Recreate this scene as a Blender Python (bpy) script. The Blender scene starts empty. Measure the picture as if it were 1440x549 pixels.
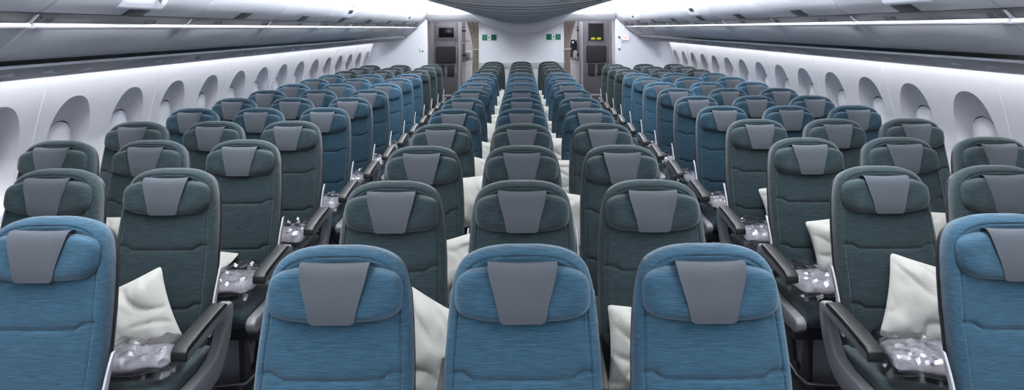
import bpy, bmesh, math, random
from mathutils import Vector, Matrix, noise
random.seed(7)
C = bpy.context.scene.collection
WASH = 34
CZ = 1.78                      # eye height
R = math.radians
# ------------------------------------------------------------------ materials
MATS = {}
def srgb(r, g, b):
    f = lambda c: (c/255/12.92) if c/255 <= .04045 else ((c/255+.055)/1.055)**2.4
    return (f(r), f(g), f(b), 1)
def mat(name, col, rough=.5, metal=0., spec=.5, emit=None, es=0., alpha=None, bump=None, var=None, sheen=0.):
    if name in MATS: return MATS[name]
    m = bpy.data.materials.new(name); m.use_nodes = True
    nt = m.node_tree; N = nt.nodes; L = nt.links
    p = N['Principled BSDF']
    p.inputs['Base Color'].default_value = col
    p.inputs['Roughness'].default_value = rough
    p.inputs['Metallic'].default_value = metal
    p.inputs['Specular IOR Level'].default_value = spec
    if sheen:
        p.inputs['Sheen Weight'].default_value = sheen
        p.inputs['Sheen Roughness'].default_value = .5
    if emit:
        p.inputs['Emission Color'].default_value = emit
        p.inputs['Emission Strength'].default_value = es
    if alpha is not None: p.inputs['Alpha'].default_value = alpha
    if bump or var:
        tc = N.new('ShaderNodeTexCoord'); mp = N.new('ShaderNodeMapping')
        L.new(tc.outputs['Object'], mp.inputs['Vector'])
        sc, st, dist = bump or (var[0], 0, .001)
        mp.inputs['Scale'].default_value = sc
        nz = N.new('ShaderNodeTexNoise'); nz.inputs['Scale'].default_value = 1
        nz.inputs['Detail'].default_value = 4; nz.inputs['Roughness'].default_value = .62
        L.new(mp.outputs['Vector'], nz.inputs['Vector'])
        if bump:
            b = N.new('ShaderNodeBump'); b.inputs['Strength'].default_value = st; b.inputs['Distance'].default_value = dist
            L.new(nz.outputs['Fac'], b.inputs['Height']); L.new(b.outputs['Normal'], p.inputs['Normal'])
        if var:
            rmp = N.new('ShaderNodeMapRange')
            rmp.inputs['From Min'].default_value = .3; rmp.inputs['From Max'].default_value = .7
            rmp.inputs['To Min'].default_value = 1-var[1]; rmp.inputs['To Max'].default_value = 1+var[1]
            L.new(nz.outputs['Fac'], rmp.inputs['Value'])
            mx = N.new('ShaderNodeVectorMath'); mx.operation = 'SCALE'
            mx.inputs[0].default_value = col[:3]
            L.new(rmp.outputs['Result'], mx.inputs['Scale']); L.new(mx.outputs['Vector'], p.inputs['Base Color'])
    MATS[name] = m
    return m
FS = (22, 50, 300)              # horizontal slub of the woven seat cloth
fab = {
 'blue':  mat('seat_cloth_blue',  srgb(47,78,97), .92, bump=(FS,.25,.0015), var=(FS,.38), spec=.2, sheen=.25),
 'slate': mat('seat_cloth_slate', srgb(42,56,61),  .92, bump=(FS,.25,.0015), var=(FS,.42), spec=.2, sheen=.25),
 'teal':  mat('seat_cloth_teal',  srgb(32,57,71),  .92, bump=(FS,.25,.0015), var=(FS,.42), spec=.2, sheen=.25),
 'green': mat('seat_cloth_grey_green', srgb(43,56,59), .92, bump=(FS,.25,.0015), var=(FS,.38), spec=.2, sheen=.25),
}
CS = (500, 500, 500)
m_cover = mat('headrest_cover_grey', srgb(79,84,91), .85, bump=(CS,.25,.001), var=(CS,.08), spec=.25)
m_shell = mat('seat_shell_plastic', srgb(38,38,46), .45)
m_arm   = mat('arm_grey_plastic', srgb(126,128,133), .42, spec=.5)
m_pad   = mat('arm_pad_black', srgb(28,30,33), .45, spec=.5)
m_alu   = mat('aluminium_trim', srgb(205,207,214), .35, metal=.25)
m_frame = mat('seat_frame_dark', srgb(50,50,56), .6)
m_chrome= mat('steel_bar', srgb(190,190,195), .25, metal=.9)
m_wall  = mat('cabin_wall_white', srgb(226,226,232), .5, spec=.35)
m_shade = mat('window_shade_white', srgb(222,222,230), .55, spec=.3)
m_gap   = mat('dark_gap', srgb(62,62,70), .8)
m_bin   = mat('bin_door_white', srgb(214,216,224), .42, spec=.4)
m_binlo = mat('bin_panel_grey', srgb(214,216,224), .5, spec=.4, var=((320,320,320),.03))
m_rail  = mat('bin_rail_taupe', srgb(96,95,100), .5)
m_lip   = mat('bin_rail_lip', srgb(240,240,246), .25, spec=.7)
m_latch = mat('latch_dark', srgb(66,66,72), .45)
m_psu   = mat('service_panel', srgb(205,208,216), .45)
m_psud  = mat('service_panel_dark', srgb(150,154,164), .5)
m_belly = mat('centre_bin_underside', srgb(246,247,251), .5, var=((260,260,260),.05))
m_ceil  = mat('ceiling_white', srgb(236,236,242), .55)
m_carpet= mat('carpet_dark', srgb(52,54,64), .95, bump=((160,160,160),.6,.004), var=((160,160,160),.25))
m_paper = mat('paper_white', srgb(232,236,246), .8)
m_ink   = mat('ink_dark', srgb(46,48,56), .7)
m_inkg  = mat('ink_grey', srgb(150,154,166), .7)
m_bulk  = mat('bulkhead_white', srgb(218,220,228), .55, var=((150,150,150),.03))
m_dado  = mat('bulkhead_grey_rail', srgb(170,172,180), .5)
m_green = mat('exit_green', srgb(0,104,74), .5)
m_white = mat('sign_white', srgb(225,240,240), .5)
m_gal   = mat('galley_grey', srgb(130,128,136), .5, metal=.05)
m_gald  = mat('galley_dark_grey', srgb(88,84,90), .5)
m_black = mat('jumpseat_black', srgb(44,44,50), .7, bump=((240,240,240),.3,.002))
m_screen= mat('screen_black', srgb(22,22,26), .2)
m_cup   = mat('cupboard_white', srgb(222,220,224), .45)
m_cream = mat('galley_cream', srgb(204,203,204), .6)
m_steel = mat('counter_steel', srgb(150,150,155), .35, metal=.6)
m_curt  = mat('curtain_taupe', srgb(178,168,158), .9, bump=((120,120,30),.3,.003), sheen=.2)
m_pillow= mat('pillow_cotton', srgb(198,198,192), .9, bump=((60,60,60),.25,.004), sheen=.15)
m_blank = mat('blanket_fleece', srgb(160,158,165), .95, bump=((150,150,150),.5,.003), var=((30,30,30),.12))
m_bfold = mat('blanket_dark_edge', srgb(84,82,92), .9)
m_lamp  = mat('lamp_strip', (1,1,1,1), .5, emit=(.95,.98,1,1), es=27.)
m_wash  = mat('wall_wash_strip', (1,1,1,1), .5, emit=(.96,.97,1,1), es=3.)
m_gl    = mat('galley_fill_lamp', (1,1,1,1), .5, emit=(1,.985,.98,1), es=12.)  # glow of the unseen lamps added to light the galley
m_yel   = mat('screen_text_yellow', srgb(200,200,40), .5, emit=srgb(210,215,40), es=.7)
m_led   = mat('blue_led', (1,1,1,1), .5, emit=(.25,.3,1,1), es=2.5)
m_pink  = mat('sign_lit_pink', (1,.8,.8,1), .5, emit=(1,.45,.45,1), es=.6)
m_red   = mat('sign_red_text', srgb(235,120,120), .5, emit=(1,.3,.3,1), es=.7)
def film():
    m = bpy.data.materials.new('clear_plastic_film'); m.use_nodes = True
    nt = m.node_tree; N = nt.nodes; L = nt.links
    for n in list(N):
        if n.type != 'OUTPUT_MATERIAL': N.remove(n)
    out = [n for n in N if n.type == 'OUTPUT_MATERIAL'][0]
    t = N.new('ShaderNodeBsdfTransparent'); t.inputs['Color'].default_value = (.97,.97,.98,1)
    g = N.new('ShaderNodeBsdfGlossy'); g.inputs['Roughness'].default_value = .26
    g.inputs['Color'].default_value = (.95,.95,1,1)
    fr = N.new('ShaderNodeLayerWeight'); fr.inputs['Blend'].default_value = .42
    mx = N.new('ShaderNodeMixShader'); L.new(fr.outputs['Fresnel'], mx.inputs['Fac'])
    L.new(t.outputs['BSDF'], mx.inputs[1]); L.new(g.outputs['BSDF'], mx.inputs[2])
    L.new(mx.outputs['Shader'], out.inputs['Surface'])
    return m
m_film = film()
# ------------------------------------------------------------------ mesh helpers
class MB:
    def __init__(s): s.v = []; s.f = []
    def add(s, vs, fs):
        o = len(s.v); s.v += [tuple(v) for v in vs]; s.f += [tuple(i+o for i in f) for f in fs]; return s
    def grid(s, P, closed_u=False):        # P[row][col]
        n, k = len(P), len(P[0]); o = len(s.v)
        for r in P: s.v += [tuple(p) for p in r]
        for i in range(n-1):
            for j in range(k if closed_u else k-1):
                j2 = (j+1) % k
                s.f.append((o+i*k+j, o+i*k+j2, o+(i+1)*k+j2, o+(i+1)*k+j))
        return s
    def prism(s, poly, a, b, axis='y'):
        n = len(poly)
        def P(p, t):
            return (p[0], t, p[1]) if axis == 'y' else ((t, p[0], p[1]) if axis == 'x' else (p[0], p[1], t))
        vs = [P(p, a) for p in poly] + [P(p, b) for p in poly]
        fs = [tuple(range(n))[::-1], tuple(range(n, 2*n))] + [(i, (i+1) % n, n+(i+1) % n, n+i) for i in range(n)]
        return s.add(vs, fs)
    def box(s, x0, x1, y0, y1, z0, z1):
        return s.prism([(x0, z0), (x1, z0), (x1, z1), (x0, z1)], y0, y1)
    def tube(s, pts, r, n=8):
        pts = [Vector(p) for p in pts]; P = []
        for i, p in enumerate(pts):
            d = (pts[min(i+1, len(pts)-1)] - pts[max(i-1, 0)]).normalized()
            a = d.cross(Vector((0, 0, 1)));
            if a.length < .05: a = d.cross(Vector((1, 0, 0)))
            a.normalize(); b = d.cross(a)
            rr = r[i] if isinstance(r, (list, tuple)) else r
            P.append([p + (a*math.cos(2*math.pi*k/n) + b*math.sin(2*math.pi*k/n))*rr for k in range(n)])
        o = len(s.v); s.grid(P, True)
        s.f.append(tuple(o+k for k in range(n))[::-1]); s.f.append(tuple(o+(len(pts)-1)*n+k for k in range(n)))
        return s
    def build(s, name, m, parent=None, bevel=0, seg=2, smooth=True, angle=35, loc=None):
        me = bpy.data.meshes.new(name); me.from_pydata(s.v, [], s.f); me.update()
        bm = bmesh.new(); bm.from_mesh(me)
        bmesh.ops.remove_doubles(bm, verts=bm.verts, dist=1e-6)
        bmesh.ops.recalc_face_normals(bm, faces=bm.faces)
        if bevel:
            es = [e for e in bm.edges if len(e.link_faces) == 2 and e.calc_face_angle(0) > R(28)]
            bmesh.ops.bevel(bm, geom=es, offset=bevel, segments=seg, affect='EDGES', profile=.5, clamp_overlap=True)
        bm.to_mesh(me); bm.free()
        if smooth:
            me.shade_smooth(); me.set_sharp_from_angle(angle=R(angle))
        me.materials.append(m)
        o = bpy.data.objects.new(name, me); C.objects.link(o)
        if parent: o.parent = parent
        if loc: o.location = loc
        return o
def tag(o, label, cat, group=None, kind=None):
    o['label'] = label; o['category'] = cat
    if group: o['group'] = group
    if kind: o['kind'] = kind
    return o
def thing(name, label, cat, loc=(0, 0, 0), group=None):
    o = bpy.data.objects.new(name, None); C.objects.link(o); o.location = loc
    return tag(o, label, cat, group)
def struct(o):
    o['kind'] = 'structure'; return o
def copy_tree(o, parent=None):
    c = o.copy(); C.objects.link(c)
    if parent: c.parent = parent
    for ch in o.children: copy_tree(ch, c)
    return c
def sepow(n):
    def f(a, b):
        return 1/((abs(a)**n + abs(b)**n)**(1/n))
    return f
def squircle(hw, hh, n, N, M=None):
    """square grid mapped to a superellipse; returns rows of (x, z, r)"""
    M = M or N; k = sepow(n); out = []
    for j in range(M+1):
        row = []
        for i in range(N+1):
            u = -1+2*i/N; v = -1+2*j/M; r = max(abs(u), abs(v))
            if r < 1e-9: row.append((0, 0, 0, 0, 0)); continue
            a, b = u/r, v/r; q = k(a, b)
            row.append((r*q*a*hw, r*q*b*hh, r, u, v))
        out.append(row)
    return out
def lerp(tab, x):
    for (a, b), (c, d) in zip(tab, tab[1:]):
        if x <= c: return b + (d-b)*(x-a)/(c-a) if c > a else d
    return tab[-1][1]
def ss(x, a, b):
    t = max(0, min(1, (x-a)/(b-a))); return t*t*(3-2*t)
ORD = ['first', 'second', 'third', 'fourth', 'fifth', 'sixth', 'seventh', 'eighth', 'ninth', 'tenth', 'eleventh', 'twelfth', 'thirteenth', 'fourteenth']
# ------------------------------------------------------------------ the seat
TH = R(13); ZT = CZ-.609; YB = .36         # recline, top of the back, back top relative to the root
DN = Vector((0, -math.sin(TH), -math.cos(TH))); NF = Vector((0, -math.cos(TH), math.sin(TH)))
TOP = Vector((0, YB, ZT))
def bp(x, s, d): return TOP + DN*s + NF*d + Vector((x, 0, 0))
WT = [(0, .045), (.002, .07), (.005, .092), (.009, .110), (.014, .126), (.021, .143), (.03, .158), (.04, .169), (.052, .178), (.066, .1855), (.08, .1905), (.1, .1955), (.13, .2015), (.2, .2085), (.29, .2145), (.4, .2175), (.5, .216), (.78, .204)]
def hwid(s): return .985*lerp(WT, s)
SB = .735
OUT = [(0, 0)] + [(hwid(q), q) for q in [.0005, .002, .005, .009, .014, .021, .03, .04, .05, .064, .08, .1, .13, .17, .22, .29, .35, .4, .45, .5, .6, .7, .80]]
def edge_dist(x, s):
    x = abs(x); best = 9
    for (ax, ay), (bx, by) in zip(OUT, OUT[1:]):
        dx, dy = bx-ax, by-ay; l = dx*dx+dy*dy
        t = max(0, min(1, ((x-ax)*dx+(s-ay)*dy)/l))
        d = math.hypot(x-ax-t*dx, s-ay-t*dy)
        if d < best: best = d
    return best
def back_depth(x, s):
    w = hwid(s); e = edge_dist(x, s)
    q = min(1, e/.034); D = .034*math.sqrt(max(0, 1-(1-q)**2))
    # bolster seam line
    D -= .0065*math.exp(-((e-.029)/.0028)**2)
    # the hollow behind the head cushion
    D -= .006*ss(e, .030, .045)*(1-ss(s, .18, .23))
    # quilting
    for sc in (.322, .556):
        c = sc + .018*(1-ss(abs(x), .125, .162))
        D -= .011*math.exp(-((s-c)/.0045)**2)*ss(e, .012, .035)
        D -= .004*math.exp(-((s-c)/.02)**2)*ss(e, .012, .035)
    D += .006*(1-(x/w)**2)*ss(s, .2, .4)
    return D
def seat_meshes():
    P = {}
    ss_ = []; s = 0.0
    while s < SB:
        ss_.append(s); s += .0025 if s < .02 else (.0045 if s < .12 else .0052)
    ss_.append(SB)
    K = 96
    rows = []
    for s in ss_:
        w = hwid(s); r = []
        for i in range(K+1):
            u = math.sin((-1+2*i/K)*math.pi/2*.86)/math.sin(math.pi/2*.86)
            x = u*w
            r.append((x, s, back_depth(x, s)))
        rows.append(r)
    mb = MB()
    mb.grid([[bp(x, s, d) for x, s, d in r] for r in rows])
    # fabric wrapping round the rim: left side, top, right side
    rim = [r[0] for r in rows[::-1]] + [q for q in rows[0][1:-1]] + [r[-1] for r in rows]
    mb.grid([[bp(x, s, d) for x, s, d in rim], [bp(x*1.004, s-.002, -.01) for x, s, d in rim], [bp(x*.99, s+.003, -.034) for x, s, d in rim]])
    P['backrest'] = mb
    # shell
    sh = MB(); rim2 = [(x, s) for x, s, d in rim[::2]] ; ctr = (0, .38)
    def off(k, d): return [bp(x*k, ctr[1]+(s-ctr[1])*k + .003, d) for x, s in rim2]
    sh.grid([off(.985, -.028), off(1.0, -.04), off(.985, -.058), off(.9, -.072), off(.6, -.076), off(.2, -.076), off(.002, -.076)])
    P['back_shell'] = sh
    # head cushion
    hr = MB(); hw, hh, zc = .184, .074, .1245
    def hsurf(front):
        g = squircle(hw, hh, 4.6, 52, 36); out = []
        for row in g:
            o = []
            for x, z, r, u, v in row:
                T = math.sqrt(max(0, 1-r**7))
                z2 = z - .010*(abs(x)/hw)**3*(z > 0) + .012*(abs(x)/hw)**2.5*(z < 0)
                wing = .016*ss(abs(x), .08, .19)
                d = .022 + (wing + .048*T if front else -.012*T + wing*.2)
                if front: d -= .004*math.exp(-((T-.30)/.08)**2)
                o.append(bp(x, zc - z2, d))
            out.append(o)
        return out
    hr.grid(hsurf(True)); hr.grid(hsurf(False))
    P['headrest'] = hr
    # grey cover draped over the head cushion
    cv = MB(); path = [(.012, .075), (.010, .058), (.020, .0465), (.040, .0395), (.058, .0412), (.0685, .050), (.0735, .064), (.0755, .081), (.0765, .10), (.0765, .125), (.0755, .146), (.0735, .167), (.070, .182), (.067, .1915), (.0655, .198)]
    fr, bk = [], []
    for d, s in path:
        w = .0945 - .032*ss(s, .035, .198)
        if s > .186: w -= .012*((s-.186)/.012)**2
        rf, rb = [], []
        for i in range(17):
            u = -1+i/8; x = u*w
            sag = .004*(1-u*u) if s < .07 else 0
            dd = d + .006*ss(abs(x), .06, .1)*(s < .19)
            rf.append(bp(x, s+sag, dd)); rb.append(bp(x, s+sag, dd-.004))
        fr.append(rf); bk.append(rb)
    cv.grid(fr); cv.grid(bk)
    for c in (0, -1): cv.grid([[r[c] for r in fr], [r[c] for r in bk]])
    for c in (0, -1): cv.grid([fr[c], bk[c]])
    P['headrest_cover'] = cv
    # seat cushion
    cu = MB(); prof = [(-.135, .36), (-.135, .455), (-.16, .468), (-.25, .468), (-.38, .474), (-.48, .476), (-.54, .470), (-.578, .448), (-.59, .415), (-.575, .375), (-.53, .36)]
    prof = [(y+YB, z) for y, z in prof]; rows = []
    for i in range(25):
        u = -1+i/12; x = .226*u
        k = 1-.10*abs(u)**6
        rows.append([(x, YB-.36+(y-YB+.36)*(.97 if abs(u) > .99 else 1), .415+(z-.415)*k*(.8 if abs(u) > .99 else 1)) for y, z in prof])
    cu.grid([r+[r[0]] for r in rows])
    cu.f.append(tuple(range(len(prof)))); o = 24*(len(prof)+1); cu.f.append(tuple(o+i for i in range(len(prof))))
    P['cushion'] = cu
    return P
SM = seat_meshes()
def arm_mbs():
    """one aisle armrest at x=0, plus its pad"""
    a = MB()
    poly = [(-.05, .600), (-.052, .55), (-.075, .47), (-.125, .395), (-.19, .345), (-.25, .335), (-.56, .350), (-.590, .372), (-.592, .405), (-.565, .425), (-.29, .425), (-.215, .44), (-.165, .485), (-.137, .54), (-.150, .563), (-.25, .560), (-.38, .548), (-.462, .538), (-.475, .553), (-.475, .58), (-.30, .604), (-.12, .618), (-.075, .615)]
    a.prism([(y+YB, z) for y, z in poly], -.024, .024, 'x')
    p = MB()
    top = [(-.118, .622), (-.145, .636), (-.2, .634), (-.33, .621), (-.46, .602), (-.482, .588), (-.486, .560), (-.478, .549), (-.47, .556), (-.468, .576), (-.30, .600), (-.14, .614)]
    p.prism([(y+YB, z) for y, z in top], -.030, .030, 'x')
    return a, p
def add_arm(root, x):
    a, p = arm_mbs()
    a.v = [(vx+x, vy, vz) for vx, vy, vz in a.v]; p.v = [(vx+x, vy, vz) for vx, vy, vz in p.v]
    ao = a.build('armrest', m_arm, root, bevel=.010, seg=3)
    p.build('armrest_pad', m_pad, ao, bevel=.007, seg=3)
def make_seat(col, arms):
    root = bpy.data.objects.new('passenger_seat', None); C.objects.link(root)
    SM['backrest'].build('backrest', fab[col], root, angle=60)
    SM['back_shell'].build('back_shell', m_shell, root, angle=60)
    h = SM['headrest'].build('headrest', fab[col], root, angle=70)
    SM['headrest_cover'].build('headrest_cover', m_cover, h, angle=60)
    SM['cushion'].build('cushion', fab[col], root, angle=60)
    for x in (-1, 1):
        t = MB(); pts = []
        for i in range(9):
            q = i/8
            pts.append((x*(.2245+.010*q**2), YB-.155+.075*q**1.3, .50+.265*q))
        P = []
        for i, p in enumerate(pts):
            w = .013*(1-.5*(i/8)**4)
            P.append([(p[0]-.004*x, p[1]-w, p[2]), (p[0]+.004*x, p[1]-w, p[2]+.002), (p[0]+.006*x, p[1]+w, p[2]+.004), (p[0]-.002*x, p[1]+w, p[2])])
        t.grid(P, True); t.f += [(0, 1, 2, 3), (32, 33, 34, 35)]
        t.build('side_trim', m_alu, root, bevel=.002)
    fr = MB(); fr.box(-.225, .225, YB-.52, YB-.10, .315, .355); fr.box(-.24, .24, YB-.46, YB-.42, .27, .315); fr.box(-.24, .24, YB-.2, YB-.16, .27, .315)
    fr.build('seat_frame', m_frame, root, bevel=.006)
    for x in (-.16, .16):
        l = MB(); l.prism([(YB-.50, 0.0), (YB-.08, 0.0), (YB-.08, .03), (YB-.20, .06), (YB-.17, .30), (YB-.21, .30), (YB-.27, .09), (YB-.36, .07), (YB-.42, .30), (YB-.46, .30), (YB-.45, .06), (YB-.50, .03)], x-.014, x+.014, 'x')
        l.build('leg', m_frame, root, bevel=.004)
    b = MB(); b.tube([(-.225, YB-.3, .12), (-.224, YB-.46, .10), (-.20, YB-.515, .09), (-.1, YB-.53, .088), (.1, YB-.53, .088), (.20, YB-.515, .09), (.224, YB-.46, .10), (.225, YB-.3, .12)], .008)
    b.build('luggage_bar', m_chrome, root)
    for x in arms: add_arm(root, x)
    return root
PC, PS = .8128, .771
D0C, D0S, D0R = 1.925, 2.24, 2.215
COLS = {'blue': 'blue', 'slate': 'dark slate', 'teal': 'deep teal', 'green': 'grey green'}
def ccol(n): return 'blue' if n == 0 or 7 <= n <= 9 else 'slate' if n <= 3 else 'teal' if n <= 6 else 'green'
protos = {}
PITCH = .508
seats = {}
def place_seat(key, col, arms, x, d, label, group):
    k = (col, tuple(arms))
    if k not in protos: protos[k] = root = make_seat(col, arms)
    else: root = copy_tree(protos[k])
    root.location = (x, d-YB, 0)
    tag(root, label, 'seat', group); seats[key] = root
    return root
NC, NS = 14, 13
for n in range(NC):
    for j, w in enumerate(('left', 'middle', 'right')):
        arms = {'left': [-.254, .254], 'middle': [.254], 'right': [.254]}[w]
        x = (j-1)*PITCH
        pl = {'left': 'left of three', 'middle': 'middle of three', 'right': 'right of three'}[w]
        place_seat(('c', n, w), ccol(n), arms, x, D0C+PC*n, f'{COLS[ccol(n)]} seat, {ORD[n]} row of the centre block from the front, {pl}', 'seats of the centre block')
for side, sx, xs, d0 in (('left', -1, (-1.525, -2.033, -2.541), D0S), ('right', 1, (1.545, 2.053, 2.561), D0R)):
    for n in range(NS):
        for j, w in enumerate(('aisle', 'middle', 'window')):
            arms = [-.254*sx, .254*sx] if w == 'aisle' else [.254*sx]
            wd = {'aisle': 'aisle seat', 'middle': 'middle seat', 'window': 'window-side seat'}[w]
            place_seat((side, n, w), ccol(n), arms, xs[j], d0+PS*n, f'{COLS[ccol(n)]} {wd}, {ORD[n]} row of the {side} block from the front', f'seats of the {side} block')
# ------------------------------------------------------------------ pillows and blanket packets
def pillow_mb(seed, w=.20, h=.155, T=.052):
    mb = MB(); off = Vector((seed*7.3, seed*3.1, seed*1.7))
    for sgn in (1, -1):
        g = squircle(w, h, 26, 40, 34); P = []
        for row in g:
            o = []
            for x, z, r, u, v in row:
                e = 1-r
                d = T*(max(0, 1-r**2.2))**.7*(1-.35*(abs(u)*abs(v))**2)
                pin = 1-.07*(1-abs(v)**2)*abs(u)**6
                pin2 = 1-.06*(1-abs(u)**2)*abs(v)**6
                cr = abs(noise.noise(Vector((x*5+z*9, z*4-x*3, sgn*3))+off)); wr = noise.noise(Vector((x*9, z*14, sgn*2))+off)*.016*(1-r**6) - .018*math.exp(-(cr/.07)**2)*(1-r**5)*ss(r, .1, .4) + noise.noise(Vector((x*26+z*9, z*12-x*7, sgn*5))+off)*.006*(1-r**8)
                o.append((x*pin, -sgn*(d+wr*.8) if r < 1 else 0, z*pin2))
            P.append(o)
        mb.grid(P)
    return mb
pproto = [pillow_mb(s, *wh).build('pillow', m_pillow, angle=80) for s, wh in ((1, (.20, .155)), (2, (.19, .15)), (3, (.205, .165)))]
for o in pproto: C.objects.unlink(o)
def put_pillow(key, dx, zc, rot, var, label, group, dy=0, lean=13, yaw=0):
    o = pproto[var % 3].copy(); C.objects.link(o)
    s = seats[key].location
    # resting against the reclined back, tilted in its plane
    yb = YB - (ZT-zc)*math.tan(TH) - .098 + dy
    o.matrix_world = Matrix.Translation((s.x+dx, s.y+yb, zc)) @ Matrix.Rotation(R(yaw), 4, 'Z') @ Matrix.Rotation(R(-lean), 4, 'X') @ Matrix.Rotation(R(rot), 4, 'Y')
    tag(o, label, 'pillow', group)
PG = 'white pillows on the seats'
def pl_label(side, n, w, extra=''):
    blk = 'centre' if side == 'c' else side
    sw = {'aisle': 'aisle seat', 'middle': 'middle seat', 'window': 'window-side seat', 'left': 'left seat', 'right': 'right seat'}[w]
    return f'white pillow {extra or "standing"} on the {sw}, {ORD[n]} row of the {blk} block'
rnd = random.Random(3)
for n in range(NS):
    for side, sx in (('left', -1), ('right', 1)):
        # aisle seat: on the side away from the aisle
        if (side, n) == ('left', 1): put_pillow((side, n, 'aisle'), -.075, .595, -24, 0, pl_label(side, n, 'aisle', 'tilted on one corner'), PG, dy=-.02)
        elif (side, n) == ('right', 1): put_pillow((side, n, 'aisle'), .12, .645, 15, 2, pl_label(side, n, 'aisle', 'slumped upright'), PG)
        elif (side, n) == ('right', 2): put_pillow((side, n, 'aisle'), .135, .65, -9, 1, pl_label(side, n, 'aisle'), PG)
        elif (side, n) == ('left', 2): put_pillow((side, n, 'aisle'), -.19, .545, 8, n, pl_label(side, n, 'aisle', 'lying low'), PG, lean=66, dy=-.05)
        elif n == 3 and side == 'right': put_pillow((side, n, 'aisle'), sx*(.17 if side == 'right' else .21), .63+rnd.uniform(-.02, .03), rnd.uniform(-12, 12), n, pl_label(side, n, 'aisle'), PG)
        if n == 2: put_pillow((side, n, 'middle'), sx*.16, .66+rnd.uniform(-.02, .04), rnd.uniform(-10, 10), n+1, pl_label(side, n, 'middle'), PG)
for n in range(1, NC-2):
    if n == 1:
        put_pillow(('c', 1, 'left'), .195, .61, 27, 2, pl_label('c', 1, 'left', 'leaning in the gap'), PG, dy=-.05)
        put_pillow(('c', 1, 'right'), -.01, .60, 2, 1, pl_label('c', 1, 'right', 'upright'), PG)
    else:
        put_pillow(('c', n, 'left'), .19, .60 if n == 2 else .68+rnd.uniform(-.03, .06), rnd.uniform(-15, 20), n, pl_label('c', n, 'left'), PG)
        if n > 2: put_pillow(('c', n, 'middle'), .19, .66+rnd.uniform(-.03, .05), rnd.uniform(-12, 12), n+1, pl_label('c', n, 'middle'), PG)
def packet(seed, dark=True):
    root = bpy.data.objects.new('blanket_packet', None); C.objects.link(root)
    off = Vector((seed*5.1, 2.2*seed, 0)); b = MB()
    for sgn in (1, -1):
        P = []
        for row in squircle(.165, .125, 7, 30, 24):
            o = []
            for x, y, r, u, v in row:
                t = .026*(max(0, 1-r**5))**.5
                z = .030 + sgn*t
                if sgn > 0: z += noise.noise(Vector((x*11, y*11, 0))+off)*.012*(1-r**4)
                o.append((x*1.0+.006*noise.noise(Vector((y*14, r*3, 1))+off), y, z))
            P.append(o)
        b.grid(P)
    bl = b.build('blanket', m_blank, root, angle=75)
    e = MB()
    for k in range(2):
        z = .018+.016*k
        e.tube([(-.158+.03*i, -.1262-.002*math.sin(i*1.7+seed+k), z+.004*math.sin(i*1.3+seed*2+k)) for i in range(11)], .0035, 6)
    e.build('fold_edge', m_bfold, bl)
    f = MB(); P = []
    NU, NV = 30, 26
    for j in range(NV+1):
        o = []
        for i in range(NU+1):
            u = -1+2*i/NU; v = -1+2*j/NV; x = u*.200; y = v*.182
            q = max(abs(u), abs(v)); base = .066*(1-ss(q, .80, 1.0)) + .010
            p = Vector((x, y, 0))
            c = abs(noise.noise(p*24+off))*.022 + abs(noise.noise(p*55+off))*.012
            edge = ss(q, .7, 1)*.018*abs(noise.noise(p*30+off*2))
            o.append((x+.008*noise.noise(p*30+off*3), y+.008*noise.noise(p*30+off*4), base+c*1.5+edge+.002))
        P.append(o)
    f.grid(P)
    f.build('plastic_wrap', m_film, root, smooth=True, angle=20)
    return root
kproto = [packet(s) for s in (1, 2, 3)]
kn = 0
def put_packet(key, dx, dy, rot, label):
    global kn
    o = kproto[kn] if kn < 3 else copy_tree(kproto[kn % 3]); kn += 1
    s = seats[key].location
    o.location = (s.x+dx, s.y+dy, .477); o.rotation_euler = (0, 0, R(rot)); o.scale = (1.1, 1.15, 1)
    tag(o, label, 'blanket', 'plastic-wrapped blankets on the seats')
put_packet(('left', 1, 'aisle'), -.02, .03, 12, 'grey blanket in crumpled clear plastic, under the tilted pillow of the left block')
put_packet(('right', 1, 'aisle'), .04, .0, -14, 'grey blanket in clear plastic, beneath the slumped pillow in the right block')
put_packet(('right', 2, 'aisle'), -.03, .02, 6, 'grey blanket in clear plastic, third-row aisle seat of the right block')
for n in range(2, 8):
    put_packet(('left', n, 'aisle'), .02, .03, rnd.uniform(-12, 12), f'plastic-wrapped grey blanket, {ORD[n]}-row aisle seat of the left block')
    if n > 2: put_packet(('right', n, 'aisle'), -.02, .03, rnd.uniform(-12, 12), f'plastic-wrapped grey blanket, {ORD[n]}-row aisle seat of the right block')
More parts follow.
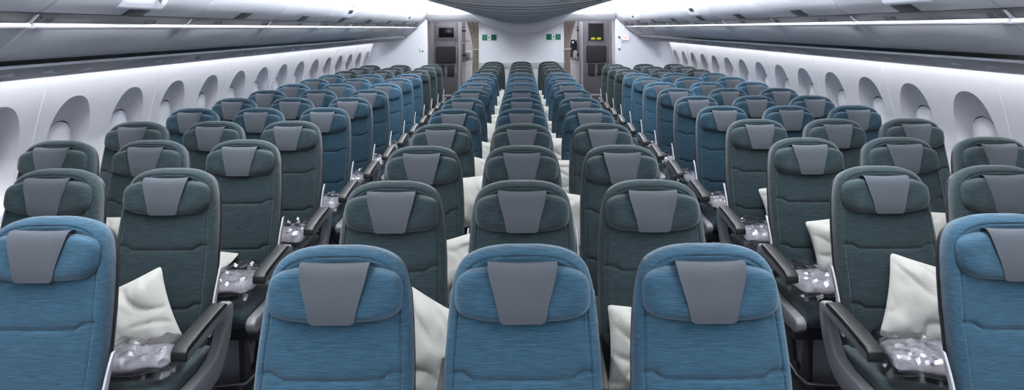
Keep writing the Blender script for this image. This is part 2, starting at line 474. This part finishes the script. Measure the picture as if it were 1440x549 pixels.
# ------------------------------------------------------------------ cabin shell
Y0, YE, YG = -2.2, 12.80, 17.2
WP = [(-2.74, 1.60), (-2.745, 1.50), (-2.772, 1.40), (-2.80, 1.29), (-2.83, 1.17), (-2.855, 1.05), (-2.868, .93), (-2.872, .80), (-2.868, .68), (-2.85, .52), (-2.80, .32), (-2.74, .12), (-2.71, 0)]
WZ = sorted([(z, x) for x, z in WP])
def wx(z): return lerp(WZ, z)
WC, WPITCH = 4.29, .627
WIN = [WC+WPITCH*k for k in range(-4, 14) if WC+WPITCH*k < YE-.25]
ZC, HZ, HY = 1.045, .325, .205
def oval(t, hy, hz, zc, yc, n=2.35):
    a, b = math.cos(t), math.sin(t); k = sepow(n)(a, b)
    return yc+hy*a*k, zc+hz*b*k
def side_wall(sx, name):
    mb = MB(); N = 64; zb, zt = .62, 1.46
    def X(z): return -sx*wx(z)      # wx is negative (left); sx=+1 gives the right side
    for yc in WIN:
        rings = []
        for q in [i/8 for i in range(9)]:
            r = []
            for i in range(N):
                t = 2*math.pi*i/N
                oy, oz = oval(t, HY, HZ, ZC, yc)
                a, b = math.cos(t), math.sin(t)
                kk = 1/max(abs(a), abs(b))
                ry = yc+WPITCH/2*a*kk; bb = b*kk
                rz = (zb+zt)/2 + (zt-zb)/2*bb
                y, z = oy+(ry-oy)*q, oz+(rz-oz)*q
                r.append((X(z), y, z))
            rings.append(r)
        mb.grid(rings, True)
    ya, yb = WIN[0]-WPITCH/2, WIN[-1]+WPITCH/2
    def strip(y0, y1, zs):
        mb.grid([[(X(z), y0, z), (X(z), y1, z)] for z in zs])
    low = [0, .12, .22, .32, .42, .52, zb]; up = [zt, 1.5, 1.55, 1.60]
    strip(ya, yb, low); strip(ya, yb, up)
    allz = low + [zb+(zt-zb)*i/10 for i in range(1, 10)] + up
    strip(Y0, ya, allz); strip(yb, YE, allz)
    struct(mb.build(name, m_wall, angle=50))
    # windows: scooped reveal, dark gap, lowered shade
    for k, yc in enumerate(WIN):
        w = MB(); rings = []
        for q in [i/9 for i in range(10)]:
            r = []
            for i in range(N):
                t = 2*math.pi*i/N
                y, z = oval(t, HY+(.152-HY)*q, HZ+(.192-HZ)*q, ZC+(1.02-ZC)*q, yc)
                dep = .072*(1-(1-q)**1.25)
                r.append((X(z)+sx*dep*1.0, y, z))
            rings.append(r)
        w.grid(rings, True)
        wo = struct(w.build(f'window_{k+1 + (50 if sx > 0 else 0)}', m_wall, angle=60))
        g = MB(); g.grid([[(X(z)+sx*.073, y, z) for y, z in [oval(2*math.pi*i/N, .1525, .1925, 1.02, yc) for i in range(N)]],
                          [(X(z)+sx*.088, y, z) for y, z in [oval(2*math.pi*i/N, .142, .182, 1.02, yc) for i in range(N)]]], True)
        g.build('gasket', m_gap, wo)
        s = MB(); rg = []
        for q in [1, .97, .8, .6, .4, .2, .01]:
            rg.append([(X(z)+sx*(.066-.026*(1-q**3) + (.018 if q == 1 else 0)), y, z) for y, z in [oval(2*math.pi*i/N, .1465*q, .1865*q, 1.02, yc) for i in range(N)]])
        s.grid(rg, True)
        s.build('shade', m_shade, wo, angle=50)
        h = MB(); h.box(min(0, -sx*.012), max(0, -sx*.012), yc-.05, yc+.05, .868, .882)
        h.v = [(vx+X(.875)+sx*.052, vy, vz) for vx, vy, vz in h.v]; h.build('shade_handle', m_shade, wo, bevel=.003)
    # panel joints
    for k, y in enumerate([WC-WPITCH/2+2*WPITCH*i for i in range(-2, 8)]):
        if not (Y0 < y < YE-.1): continue
        t = MB(); zs = [.1+.06*i for i in range(24)]
        P = [[(X(z)-sx*.000, y-.006, z), (X(z)-sx*.005, y-.004, z), (X(z)-sx*.005, y+.004, z), (X(z), y+.006, z)] for z in zs if z < 1.52]
        t.grid(P); struct(t.build(f'trim_{k+1 + (50 if sx > 0 else 0)}', m_lip))
side_wall(-1, 'wall_left'); side_wall(1, 'wall_right')
fl = MB(); fl.box(-2.9, 2.9, Y0, YG, -.05, 0); struct(fl.build('floor', m_carpet, smooth=False))
# ceiling over the aisles
ce = MB()
for sx in (-1, 1):
    p = [(1.70, .44), (1.63, .53), (1.52, .585), (1.38, .60), (1.0, .60)]
    ce.grid([[(sx*x, Y0, CZ+z) for x, z in p], [(sx*x, YE+.1, CZ+z) for x, z in p]])
ce.box(-2.9, 2.9, Y0, YG, CZ+.82, CZ+.85)
struct(ce.build('ceiling', m_ceil))
for sx, w in ((-1, 'left'), (1, 'right')):
    l = MB(); l.box(sx*1.29-.11, sx*1.29+.11, -1.9, YE-.3, CZ+.575, CZ+.596)
    tag(l.build('ceiling_light', m_lamp, bevel=.004), f'long white light strip in the ceiling above the {w} aisle', 'ceiling light', 'ceiling light strips')
    l = MB(); a, b = sorted((sx*2.655, sx*2.70)); l.box(a, b, -1.9, YE-.1, 1.585, 1.60)
    tag(l.build('wall_light', m_wash), f'long hidden light strip washing the top of the {w} window wall', 'wall light', 'wall wash strips')
for sx in (-1, 1):
    la = bpy.data.lights.new('wall_wash_lamp', 'AREA'); la.shape = 'RECTANGLE'; la.size = 14.6; la.size_y = .04
    la.energy = WASH; la.color = (.96, .985, 1); la.spread = R(80)
    o = bpy.data.objects.new('wall_wash_lamp', la); C.objects.link(o)
    o.location = (sx*2.675, 5.4, 1.58)
    z = -Vector((sx*.16, 0, -1)).normalized(); x = Vector((0, 1, 0)); y = z.cross(x)
    M = Matrix((x, y, z)).transposed().to_4x4(); M.translation = o.location; o.matrix_world = M
# ------------------------------------------------------------------ overhead bins
DOOR = [(-1.70, .62), (-1.70, .45), (-1.715, .36), (-1.742, .26), (-1.775, .185), (-1.815, .130), (-1.855, .098), (-1.90, .070)]
def door_x(z): return lerp(sorted([(z_, x_) for x_, z_ in DOOR]), z)
LOW = [(-1.962, .004), (-2.02, -.048), (-2.09, -.095), (-2.158, -.130), (-2.162, -.12), (-2.25, -.06), (-2.02, .02)]
BP, B0 = 1.266, 2.705
mir = lambda poly, sx: [(-sx*x, CZ+z) for x, z in poly]
BY = [B0+BP*k for k in range(-4, 8)]
def txt(body, size, m, parent, M, name='row_number', ext=.0005):
    cu = bpy.data.curves.new(name, 'FONT'); cu.body = body; cu.size = size; cu.extrude = ext; cu.align_x = 'CENTER'; cu.align_y = 'CENTER'
    cu.materials.append(m)
    tmp = bpy.data.objects.new(name, cu); me = bpy.data.meshes.new_from_object(tmp)
    bpy.data.objects.remove(tmp); bpy.data.curves.remove(cu)
    me.materials.clear(); me.materials.append(m)
    o = bpy.data.objects.new(name, me); C.objects.link(o); o.parent = parent; o.matrix_local = M
    return o
def text_matrix(origin, right, up):
    r = Vector(right).normalized(); u = Vector(up).normalized(); n = r.cross(u)
    M = Matrix((r, u, n)).transposed().to_4x4(); M.translation = origin
    return M
def loft_sheet(sx, y0, y1, zs, gap, th, curl=0, skew=0):
    """thin sheet lying on the curved bin doors"""
    mb = MB(); fr, bk = [], []
    zm = min(zs)
    for z in zs:
        q = (z-zm)
        c = curl*max(0, 1-q/.06)**2
        x = -sx*door_x(z)
        fr.append([(x-sx*(gap+th+c), y0, CZ+z), (x-sx*(gap+th+c*1.3), y1, CZ+z+skew)])
        bk.append([(x-sx*(gap+c), y0, CZ+z), (x-sx*(gap+c*1.3), y1, CZ+z+skew)])
    mb.grid(fr); mb.grid(bk)
    for c in (0, 1): mb.grid([[r[c] for r in fr], [r[c] for r in bk]])
    for c in (0, -1): mb.grid([fr[c], bk[c]])
    return mb
zs_door = [.075+.012*i for i in range(24)]
for sx, side in ((-1, 'left'), (1, 'right')):
    for k, y0 in enumerate(BY):
        y1 = min(y0+BP, YE-.02)
        if k < 3: continue
        kk = k-4
        special = {0: 'with a white paper sheet hanging over its latch', 3: 'with a large white notice stuck on its door', 6: 'with a small white notice stuck on its door'}.get(kk)
        lab = f'{side} overhead bin {special}' if special else f'{side} overhead bin, {ORD[k-3]} along the cabin from the camera'
        b = thing('overhead_bin', lab, 'overhead bin', (-sx*-1*0, 0, 0), f'overhead bins along the {side} wall')
        b.location = (sx*1.95, y0, CZ)
        inv = Matrix.Translation((-sx*1.95, -y0, -CZ))
        def part(mb, name, m, par=b, **kw):
            mb.v = [tuple(inv @ Vector(v)) for v in mb.v]
            return mb.build(name, m, par, **kw)
        d = MB().prism(mir(DOOR+[(-1.93, .10), (-1.93, .62)], sx), y0+.005, y1-.005)
        dr = part(d, 'door', m_bin, bevel=.003, angle=50)
        d = MB().prism(mir([(-1.905, .068), (-1.93, .044), (-1.962, .020), (-2.0, .025), (-2.0, .08), (-1.93, .095)], sx), y0+.004, y1-.004)
        rl = part(d, 'rail', m_rail, bevel=.002)
        d = MB().prism(mir([(-1.965, .030), (-1.930, .029), (-1.926, .025), (-1.922, .018), (-1.928, .009), (-1.966, .004), (-1.98, .015)], sx), y0+.012, y1-.012)
        part(d, 'rail_lip', m_lip, bevel=.002)
        d = MB().prism(mir(LOW, sx), y0+.005, y1-.005)
        part(d, 'lower_panel', m_binlo, bevel=.002, angle=50)
        yc = y0+BP/2
        d = loft_sheet(sx, yc-.09, yc+.09, [.071, .08, .09, .10, .111], -.001, .006)
        part(d, 'latch', m_latch, bevel=.0015)
        # small brackets where two bins meet
        d = MB().prism(mir([(-1.90, .064), (-1.93, .030), (-1.950, .022), (-1.955, .03), (-1.93, .06)], sx), y0-.003, y0+.006)
        part(d, 'end_cap', m_bin, bevel=.004)
        # row numbers
        for rn in range(0, 13):
            yr = 2.775+.80*rn
            if y0 <= yr-.0 < y1 and rn < 8:
                a = Vector((-sx*-1.0*0, 0, 0))
                p0 = Vector((sx*1.9305, yr, CZ+.0420)); 
                up = Vector((-sx*.054, 0, .048)).normalized()
                right = Vector((0, 1, 0)) if sx < 0 else Vector((0, -1, 0))
                n = right.cross(up)
                M = Matrix.Translation(-Vector(b.location)) @ text_matrix(p0+n*.0012, right, up)
                txt(f'{62+rn}', .046, m_ink, b, M @ Matrix.Translation((-.042, 0, 0)))
                txt('HJK' if sx < 0 else 'ABC', .034, m_gap, b, M @ Matrix.Translation((.028, 0, 0)), 'seat_letters')
    # service panels under the bins
    seg = [B0-.0+BP*i for i in range(-3, 8)]
    for k, y0 in enumerate(seg):
        y1 = min(y0+BP, YE-.02)
        if k < 2: continue
        p = thing('service_panel', f'grey panel of reading lights under the {side} bins, {ORD[k-3]+" along the cabin" if k > 2 else "nearest the camera"}', 'service panel', (sx*2.4, y0, CZ-.2), f'service panels under the {side} bins')
        inv = Matrix.Translation((-sx*2.4, -y0, -CZ+.2))
        def part(mb, name, m, **kw):
            mb.v = [tuple(inv @ Vector(v)) for v in mb.v]
            return mb.build(name, m, p, **kw)
        part(MB().prism(mir([(-2.168, -.152), (-2.172, -.164), (-2.185, -.166), (-2.19, -.12), (-2.18, -.12)], sx), y0+.002, y1-.002), 'front_edge', m_bin, bevel=.002)
        part(MB().prism(mir([(-2.152, -.130), (-2.163, -.150), (-2.185, -.135), (-2.19, -.115)], sx), y0+.001, y1-.001), 'slot_shadow', m_screen)  # black filler strip, paints the shade in the slot below the bin
        part(MB().prism(mir([(-2.186, -.166), (-2.40, -.228), (-2.42, -.18), (-2.19, -.12)], sx), y0+.002, y1-.002), 'light_strip', m_psud, bevel=.002)
        part(MB().prism(mir([(-2.402, -.232), (-2.53, -.250), (-2.635, -.259), (-2.645, -.25), (-2.645, -.2), (-2.42, -.18)], sx), y0+.002, y1-.002), 'panel', m_psu, bevel=.003)
        for q in (.28, .5, .72):
            yl = y0+BP*q
            l = MB(); n = 14
            xx, zz = sx*2.30, CZ-.199
            l.prism([(xx+.028*math.cos(2*math.pi*i/n), yl+.028*math.sin(2*math.pi*i/n)) for i in range(n)], zz-.008, zz+.012, 'z')
            part(l, 'reading_light', m_psu, bevel=.003)
    bk = MB(); bk.prism(mir([(-2.20, .55), (-2.20, -.10), (-2.30, -.14), (-2.74, -.175), (-2.9, -.10), (-2.9, .55)], sx), Y0, YE-.01)
    struct(bk.build(f'trim_{100 if sx<0 else 101}', m_gap))
# paper sheets and notices on the bin doors
s = loft_sheet(-1, 3.11, 3.49, [.098+.012*i for i in range(22)], .003, .0012, curl=.014)
ps = s.build('paper_sheet', m_paper, angle=60); tag(ps, 'white paper sheet hanging over the latch of a left overhead bin', 'paper')
s = MB(); s.box(-.012, .012, -.0006, .0006, -.03, .03)
mk = s.build('pen_mark', m_ink, ps); mk.matrix_local = Matrix.Translation((door_x(.36)+.0065, 3.36, CZ+.155+.205-.19+.01)) @ Matrix.Rotation(R(90), 4, 'Z') @ Matrix.Rotation(R(30), 4, 'Y')
mk.location = (door_x(.16)+.0075, 3.405, CZ+.16)
s = loft_sheet(1, 3.05, 3.44, [.104+.012*i for i in range(22)], .003, .0012, curl=.012, skew=0)
tag(s.build('paper_sheet', m_paper, angle=60), 'white paper sheet hanging over the latch of a right overhead bin', 'paper')
def notice(sx, yc, w, z0, z1, body, label):
    s = loft_sheet(sx, yc-w/2, yc+w/2, [z0+(z1-z0)*i/16 for i in range(17)], .002, .0012)
    o = s.build('notice', m_paper, angle=60); tag(o, label, 'notice')
    zb = z0+.055
    b = loft_sheet(sx, yc-.085, yc+.085, [zb, zb+.012, zb+.024, zb+.036], .004, .0012); b.build('black_bar', m_ink, o)
    if body:
        z = z0+.15; h = .01
        up = Vector((-sx*(door_x(z+h)-door_x(z-h))*-1*-1, 0, 2*h)).normalized()
        right = Vector((0, 1, 0)) if sx < 0 else Vector((0, -1, 0))
        n = right.cross(up)
        txt(body, .10, m_inkg, o, text_matrix(Vector((-sx*door_x(z), yc, CZ+z))+n*.006, right, up), 'lettering')
notice(-1, 7.15, .42, .105, .40, 'Bulk', 'large white notice with grey lettering and a black bar, left bins')
notice(1, 7.15, .40, .108, .40, 'Trash', 'large white notice with grey lettering and a black bar, right bins')
notice(-1, 10.93, .40, .10, .36, '', 'small white notice with a black bar near the far end of the left bins')
notice(1, 10.93, .40, .10, .36, '', 'small white notice with a black bar near the far end of the right bins')
# ------------------------------------------------------------------ centre bins (curved grey underside)
def belly(x): return .097+.232*x*x + .0*x
for k, y0 in enumerate([B0+BP*i for i in range(-3, 8)]):
    y1 = min(y0+BP, YE-.32)
    if k < 2 or y1-y0 < .1: continue
    b = thing('centre_bin', f'grey curved underside of the centre overhead bins, {ORD[k-2]} section along the cabin', 'overhead bin', (0, y0, CZ), 'centre overhead bins')
    def prism(xa, xb, up, ya, yb, dz=0):
        n = max(2, int(abs(xb-xa)/.06)); bot = [(xa+(xb-xa)*i/n, belly(xa+(xb-xa)*i/n)+dz) for i in range(n+1)]
        top = [(x, z+up) for x, z in bot[::-1]]
        return MB().prism(bot+top, ya, yb)
    g = .004
    prism(-.42, .42, .05, g, y1-y0-g).build('centre_panel', m_belly, b, bevel=.003, angle=50)
    for sx in (-1, 1):
        prism(sx*.428, sx*.80, .05, g, y1-y0-g).build('door', m_belly, b, bevel=.003, angle=50)
        MB().prism([(sx*.806, belly(.806)), (sx*.92, belly(.92)), (sx*1.0, .329), (sx*1.03, .36), (sx*1.03, .615), (sx*.806, .615)], g, y1-y0-g).build('outer_panel', m_belly, b, bevel=.004, angle=50)
    MB().box(-.80, .80, .004, y1-y0-.004, .27, .60).build('body', m_gap, b)
    # cross rails that catch the light
    n = 14; ya = (y1-y0)-.03
    P = [[(x, ya-.012, belly(x)-.001), (x, ya-.008, belly(x)-.006), (x, ya+.008, belly(x)-.006), (x, ya+.012, belly(x)-.001)] for x in [-.42+.84*i/n for i in range(n+1)]]
    MB().grid(P).build('cross_rail', m_alu, b)
    for q in (.33, .66):
        ya = (y1-y0)*q
        P = [[(x, ya-.006, belly(x)-.0005), (x, ya-.004, belly(x)-.003), (x, ya+.004, belly(x)-.003), (x, ya+.006, belly(x)-.0005)] for x in [-.42+.84*i/n for i in range(n+1)]]
        MB().grid(P).build('panel_joint', m_gap, b)
# white end piece of the centre bins
va = MB(); n = 30
def val(x): return -.10+.405*x*x
bot = [(-1.02+2.04*i/n, val(-1.02+2.04*i/n)) for i in range(n+1)]
va.prism([(x, CZ+z) for x, z in bot] + [(1.06, CZ+.62), (-1.06, CZ+.62)], YE-.32, YE-.27)
struct(va.build('trim_110', m_bulk, bevel=.004, angle=50))
# ------------------------------------------------------------------ rear bulkheads
YC = 13.12
def binline(x):   # the underside of the bins, where the side bulkheads meet them
    return 0
for sx, side in ((-1, 'left'), (1, 'right')):
    poly = [(-1.755, 0), (-2.71, 0), (-2.80, .32), (-2.90, .6), (-2.90, 1.0), (-2.86, 1.2), (-2.76, 1.62), (-2.76, CZ+.60), (-1.755, CZ+.60)]
    w = MB().prism([(-sx*x, z) for x, z in poly], YE, YE+.06)
    struct(w.build(f'wall_back_{side}', m_bulk, bevel=.003))
    # doorway lintel: rounded white drop panel
    a, b = sorted((sx*.80, sx*1.755))
    ln = MB(); pr = [(YE-.06, .60), (YE-.12, .42), (YE-.10, .26), (YE-.03, .17), (YE+.03, .137), (YE+.30, .137), (YE+.30, .60)]
    ln.prism([(y, CZ+z) for y, z in pr], a, b, 'x')
    struct(ln.build(f'lintel_{side}', m_ceil, bevel=.004, angle=60))
    # jamb return
    a, b = sorted((sx*1.755, sx*1.80))
    struct(MB().box(a, b, YE+.06, YE+.5, 0, CZ+.60).build(f'wall_jamb_{side}', m_gal if sx < 0 else m_bulk))
    a, b = sorted((sx*1.80, sx*2.9))
    struct(MB().box(a, b, YE+.45, YE+.5, 0, CZ+.60).build(f'wall_door_{side}', m_gal if sx < 0 else m_bulk))
    struct(MB().box(min(sx*2.9, sx*2.95), max(sx*2.9, sx*2.95), YE, YG, 0, CZ+.82).build(f'wall_galley_{side}', m_cream))
struct(MB().box(-.815, .815, YC, YC+.08, 0, CZ+.60).build('wall_back', m_bulk, bevel=.003))
for sx in (-1, 1):
    a, b = sorted((sx*.775, sx*.815))
    struct(MB().box(a, b, YC+.08, YC+2.2, 0, CZ+.82).build(f'wall_centre_{"left" if sx<0 else "right"}', m_cream))
struct(MB().box(-.815, .815, YC-.02, YC, CZ-.77, CZ-.66).build('trim_111', m_dado, bevel=.004))
struct(MB().box(-2.95, 2.95, YG, YG+.05, 0, CZ+.85).build('wall_end', m_cream))
struct(MB().box(-2.95, 2.95, Y0-.05, Y0, 0, CZ+.85).build('wall_front', m_bulk))
# exit signs
for sx, side in ((-1, 'left'), (1, 'right')):
    xc = -.612 if sx < 0 else .617
    e = thing('exit_sign', f'green exit sign with running figure on the {side} of the white rear wall', 'sign', (xc, YC, CZ-.178 if sx < 0 else CZ-.172), 'green exit signs')
    MB().box(-.138, .138, -.018, 0, -.056, .056).build('sign_plate', m_green, e, bevel=.012, seg=3)
    MB().box(-.034, .034, -.0195, -.017, -.050, .050).build('pictogram_panel', m_white, e)
    g = MB(); f = -sx
    def limb(pts, r=.0045): g.tube([(f*x, -.021, z) for x, z in pts], r, 6)
    limb([(.004, .034), (.0041, .0345)], .008); limb([(.0, .022), (-.004, -.006)], .008)
    limb([(0, .018), (.014, .008), (.02, .016)]); limb([(0, .018), (-.014, .012), (-.018, 0)])
    limb([(-.004, -.006), (.010, -.018), (.010, -.034)]); limb([(-.004, -.006), (-.010, -.022), (-.024, -.028)])
    g.build('running_figure', m_gald if False else m_ink, e)
# small controls on the side bulkheads
b = thing('wall_switch', 'small white switch plate with a grey button on the left rear wall', 'switch', (-1.893, YE, CZ-.395))
MB().box(-.022, .022, -.008, 0, -.05, .05).build('plate', m_white, b, bevel=.004)
MB().box(-.007, .007, -.012, -.006, -.03, -.012).build('slot', m_ink, b)
MB().box(-.007, .007, -.012, -.006, .012, .03).build('slot', m_gald, b)
MB().tube([(.05, 0, -.03), (.05, -.014, -.03)], .018, 14).build('button', m_gald, b)
b = thing('lit_sign', 'small lit pink sign on the right rear wall', 'sign', (1.94, YE, CZ-.185))
MB().box(-.068, .068, -.03, 0, -.055, .055).build('sign_box', m_bulk, b, bevel=.005)
MB().box(-.06, .06, -.032, -.029, -.047, .047).build('lit_face', m_pink, b)
MB().box(-.035, -.022, -.034, -.031, -.03, .03).build('symbol', m_red, b); MB().box(-.006, .006, -.034, -.031, -.03, .03).build('symbol', m_red, b); MB().box(.022, .035, -.034, -.031, -.03, .03).build('symbol', m_red, b)
for z, w in ((-.18, 'upper'), (-.405, 'lower')):
    k = MB().tube([(1.832, YE, CZ+z), (1.832, YE-.02, CZ+z)], [.022, .017], 16).build('round_knob', m_gald)
    tag(k, f'{w} round grey knob on the right rear wall beside the lit sign', 'knob', 'round knobs by the lit sign')
b = thing('switch_plate', 'narrow white switch strip with dark marks below the lit sign', 'switch', (1.872, YE, CZ-.33))
MB().box(-.018, .018, -.006, 0, -.07, .085).build('plate', m_white, b, bevel=.003)
for z, h in ((.05, .014), (0, .006), (-.05, .007)):
    MB().box(-.008, .008, -.010, -.005, z-h, z+h).build('rocker', m_ink, b, bevel=.002)
# ------------------------------------------------------------------ galley beyond the doorways
YP = 14.1
for sx, side in ((-1, 'left'), (1, 'right')):
    # grey galley monument facing the cabin
    x0, x1 = (-1.80, -1.30) if sx < 0 else (1.27, 1.80)
    mo = thing('galley_partition', f'tall grey galley partition with screen and fold-down seat beyond the {side} doorway', 'partition', ((x0+x1)/2, YP, 0), 'galley partitions')
    h = (x1-x0)/2
    MB().box(-h, h, 0, .40, 0, CZ+.5).build('body', m_gal, mo, bevel=.006)
    MB().box(-h+.02, h-.02, -.006, 0, .06, .86).build('lower_panel', m_gald, mo, bevel=.003)
    MB().box(-.11, .11, -.012, -.004, .38, .42).build('handle', m_dado, mo, bevel=.003)
    mn = thing('monitor', f'black screen in a grey surround on the {side} galley partition', 'screen', ((x0+x1)/2 + (.01 if sx < 0 else .0), YP, CZ-.085))
    if sx < 0:
        MB().box(-.215, .215, -.012, 0, -.155, .155).build('surround', m_gal, mn, bevel=.02, seg=3)
        MB().box(-.155, .155, -.020, -.01, -.10, .10).build('screen', m_screen, mn, bevel=.004)
    else:
        MB().box(-.165, .165, -.016, 0, -.185, .185).build('surround', m_gald, mn, bevel=.006)
        MB().box(-.15, .15, -.020, -.014, -.17, .17).build('screen', m_screen, mn)
        for xx, ww in ((-.06, .045), (.06, .045)):
            for zz in (-.122, -.138, -.150):
                MB().box(xx-ww*(.8 if zz == -.122 else 1), xx+ww*.9, -.022, -.019, zz-.004, zz+.004).build('text_line', m_yel, mn)
    for xx in (-.19, 0, .19):
        k = MB().tube([((x0+x1)/2+xx, YP, CZ-.30), ((x0+x1)/2+xx, YP-.012, CZ-.30)], .012, 12).build('catch', m_gap)
        k.location = (0, 0, 0); tag(k, f'small dark round catch under the screen of the {side} galley partition, {"left one" if xx < 0 else "middle one" if xx == 0 else "right one"}', 'catch', 'round catches under the screens')
    js = thing('jump_seat', f'black fold-down crew seat on the {side} galley partition', 'crew seat', ((x0+x1)/2, YP, 0), 'crew jump seats')
    MB().box(-.205, .205, -.09, -.006, CZ-.72, CZ-.36).build('backrest', m_black, js, bevel=.03, seg=4)
    MB().box(-.235, -.20, -.05, -.006, CZ-.70, CZ-.37).build('side_rail', m_gal, js, bevel=.008)
    MB().box(.20, .235, -.05, -.006, CZ-.70, CZ-.37).build('side_rail', m_gal, js, bevel=.008)
    MB().box(-.17, -.03, -.07, -.006, CZ-.98, CZ-.75).build('seat_pan', m_black, js, bevel=.012)
    MB().box(.03, .17, -.07, -.006, CZ-.98, CZ-.75).build('seat_pan', m_black, js, bevel=.012)
    MB().box(-.23, .23, -.03, -.006, CZ-.745, CZ-.725).build('hinge_bar', m_dado, js, bevel=.003)
    # slim white side post
    xs = -1.275 if sx < 0 else 1.245
    struct(MB().box(xs-.02, xs+.02, YP-.03, YP+.45, 0, CZ+.5).build(f'column_{side}', m_dado, bevel=.004))
    # counter run with white cupboards
    ct = thing('galley_counter', f'white galley cupboards under a dark counter beyond the {side} doorway', 'counter', (sx*1.28, YP+.46, 0), 'galley counters')
    N = 5; L = 2.4
    for i in range(N):
        ya, yb = i*L/N+.004, (i+1)*L/N-.004
        sh = lambda y: -sx*(.085*y)
        p = [(sh(ya), ya), (sh(yb), yb), (sh(yb)+sx*.5, yb), (sh(ya)+sx*.5, ya)]
        d = MB().prism(p, .10, 1.045, 'z').build('cupboard_door', m_cup, ct, bevel=.004)
        hy = (ya+yb)/2; a, b = sorted((sh(hy)-sx*.012, sh(hy)+sx*.004))
        MB().box(a, b, hy-.03, hy+.03, .97, .985).build('handle', m_gap, d)
    p = [(-sx*.012, 0), (-sx*(.085*L+.012), L), (-sx*.085*L+sx*.5, L), (sx*.5, 0)]
    MB().prism(p, 1.05, 1.085, 'z').build('worktop', m_steel, ct, bevel=.004)
    # back splash and shelving above the counter
    bs = thing('galley_shelf', f'metal galley shelf frame with latches beyond the {side} doorway', 'shelf', (sx*1.37, YP+.5, 1.085), 'galley shelf frames')
    a, b = sorted((0, sx*.03)); a2, b2 = sorted((-sx*.18, sx*.0))
    MB().box(a, b, 0, 1.9, 0, 1.1).build('back_panel', m_cup if sx < 0 else m_bulk, bs)
    MB().box(a2, b2, .0, 1.2, .40, .43).build('shelf_board', m_steel, bs, bevel=.003)
    MB().box(a2, b2, .0, 1.2, .70, .73).build('shelf_board', m_steel, bs, bevel=.003)
    MB().box(a2, b2, .0, .03, 0, 1.1).build('upright', m_steel, bs, bevel=.003)
    for z in (.36, .62, .1): MB().box(a2-.01, b2+.01, -.02, 0, z, z+.045).build('latch', m_ink if z != .36 else m_dado, bs, bevel=.004)
    # boxes on the counter
    if sx < 0:
        o = MB().box(0, .22, 0, .3, 0, .17).build('container', m_steel, bevel=.012); o.location = (-1.36, YP+.8, 1.086); tag(o, 'grey metal container on the left galley counter', 'container')
        o = MB().box(0, .16, 0, .25, 0, .18).build('container', m_cup, bevel=.012); o.location = (-1.30, YP+1.4, 1.086); tag(o, 'white container on the left galley counter', 'container')
    else:
        o = thing('coffee_maker', 'dark coffee maker with a blue light on the right galley counter', 'coffee maker', (1.23, YP+1.1, 1.086))
        MB().box(-.13, .13, 0, .3, .26, .43).build('brewer', m_black, o, bevel=.01); MB().box(-.13, .13, .22, .3, 0, .26).build('back', m_gald, o, bevel=.006); MB().box(-.13, .13, 0, .3, 0, .03).build('drip_tray', m_steel, o, bevel=.006)
        MB().box(-.10, -.07, -.006, .004, .36, .39).build('blue_light', m_led, o)
        MB().tube([(0, .11, .035), (0, .11, .05), (0, .11, .15), (0, .11, .19)], [.06, .075, .07, .045], 18).build('jug', m_cup, o)
        o = MB().box(.03, .2, 0, .25, 0, .19).build('container', m_cup, bevel=.015); o.location = (1.17, YP+.6, 1.086); tag(o, 'white container on the right galley counter', 'container')
    # gathered curtain beside the doorway
    cb = MB(); nz, nx = 40, 60; P = []
    for j in range(nz+1):
        q = j/nz; z = .15+(1.905-.15)*q
        zz = z-CZ
        # outer edge swings in to the tie-back
        outer = .815+.030+ lerp([(-2, .11), (-.75, .105), (-.50, .095), (-.38, .09), (-.15, .13), (.0, .17), (.13, .21)], zz)
        r = []
        for i in range(nx+1):
            u = i/nx; xx = .825+(outer-.825)*u
            amp = .032*(.5+.5*min(1, abs(zz+.42)*3))
            r.append((sx*xx, YC+.14+amp*math.sin(u*2*math.pi*5+math.sin(q*5)*.5), z))
        P.append(r)
    cb.grid(P); cb.grid([[(x, y+.004, z) for x, y, z in r] for r in P])
    co = thing('curtain', f'taupe galley curtain tied back at the {side} doorway', 'curtain', (0, 0, 0), 'galley curtains')
    cb.build('drape', m_curt, co, angle=80)
    a, b = sorted((sx*.822, sx*.965)); MB().box(a, b, YC+.10, YC+.18, CZ-.43, CZ-.40).build('tie_back', m_curt, co, bevel=.004)
    MB().tube([(sx*.83, YC+.14, 1.91), (sx*1.74, YC+.14, 1.91)], .009).build('track', m_dado, co)
    # unseen lamps added to light the galley
    a, b = sorted((sx*.95, sx*1.7))
    tag(MB().box(a, b, YC+.55, YC+.85, CZ+.60, CZ+.615).build('galley_fill_light', m_gl), f'unseen fill lamp added over the {side} galley passage', 'ceiling light', 'galley fill lamps')
    a, b = sorted((sx*.85, sx*1.2))
    tag(MB().box(a, b, YP+.9, YP+2.1, CZ+.60, CZ+.615).build('galley_fill_light', m_gl), f'long unseen fill lamp added over the {side} galley counter', 'ceiling light', 'galley fill lamps')
# ------------------------------------------------------------------ world, camera, colour
w = bpy.data.worlds.new('World'); bpy.context.scene.world = w; w.use_nodes = True
w.node_tree.nodes['Background'].inputs['Color'].default_value = (.8, .85, 1, 1)
w.node_tree.nodes['Background'].inputs['Strength'].default_value = .2
cam = bpy.data.cameras.new('camera'); co = bpy.data.objects.new('camera', cam); C.objects.link(co)
co.location = (0, 0, CZ); co.rotation_euler = (R(90), R(.28), 0)
cam.sensor_width = 36; cam.sensor_fit = 'HORIZONTAL'; cam.lens = 36*964/1440
cam.shift_x = (720-733)/1440; cam.shift_y = (39.5-274.5)/1440
cam.clip_start = .05
bpy.context.scene.camera = co
S = bpy.context.scene
S.view_settings.view_transform = 'Standard'; S.view_settings.look = 'None'
S.view_settings.exposure = 0.0; S.view_settings.gamma = 1; S.view_settings.use_curve_mapping = False
S.cycles.max_bounces = 14; S.cycles.diffuse_bounces = 10; S.cycles.transparent_max_bounces = 12
S.cycles.use_denoising = True
S.cycles.sample_clamp_indirect = 6
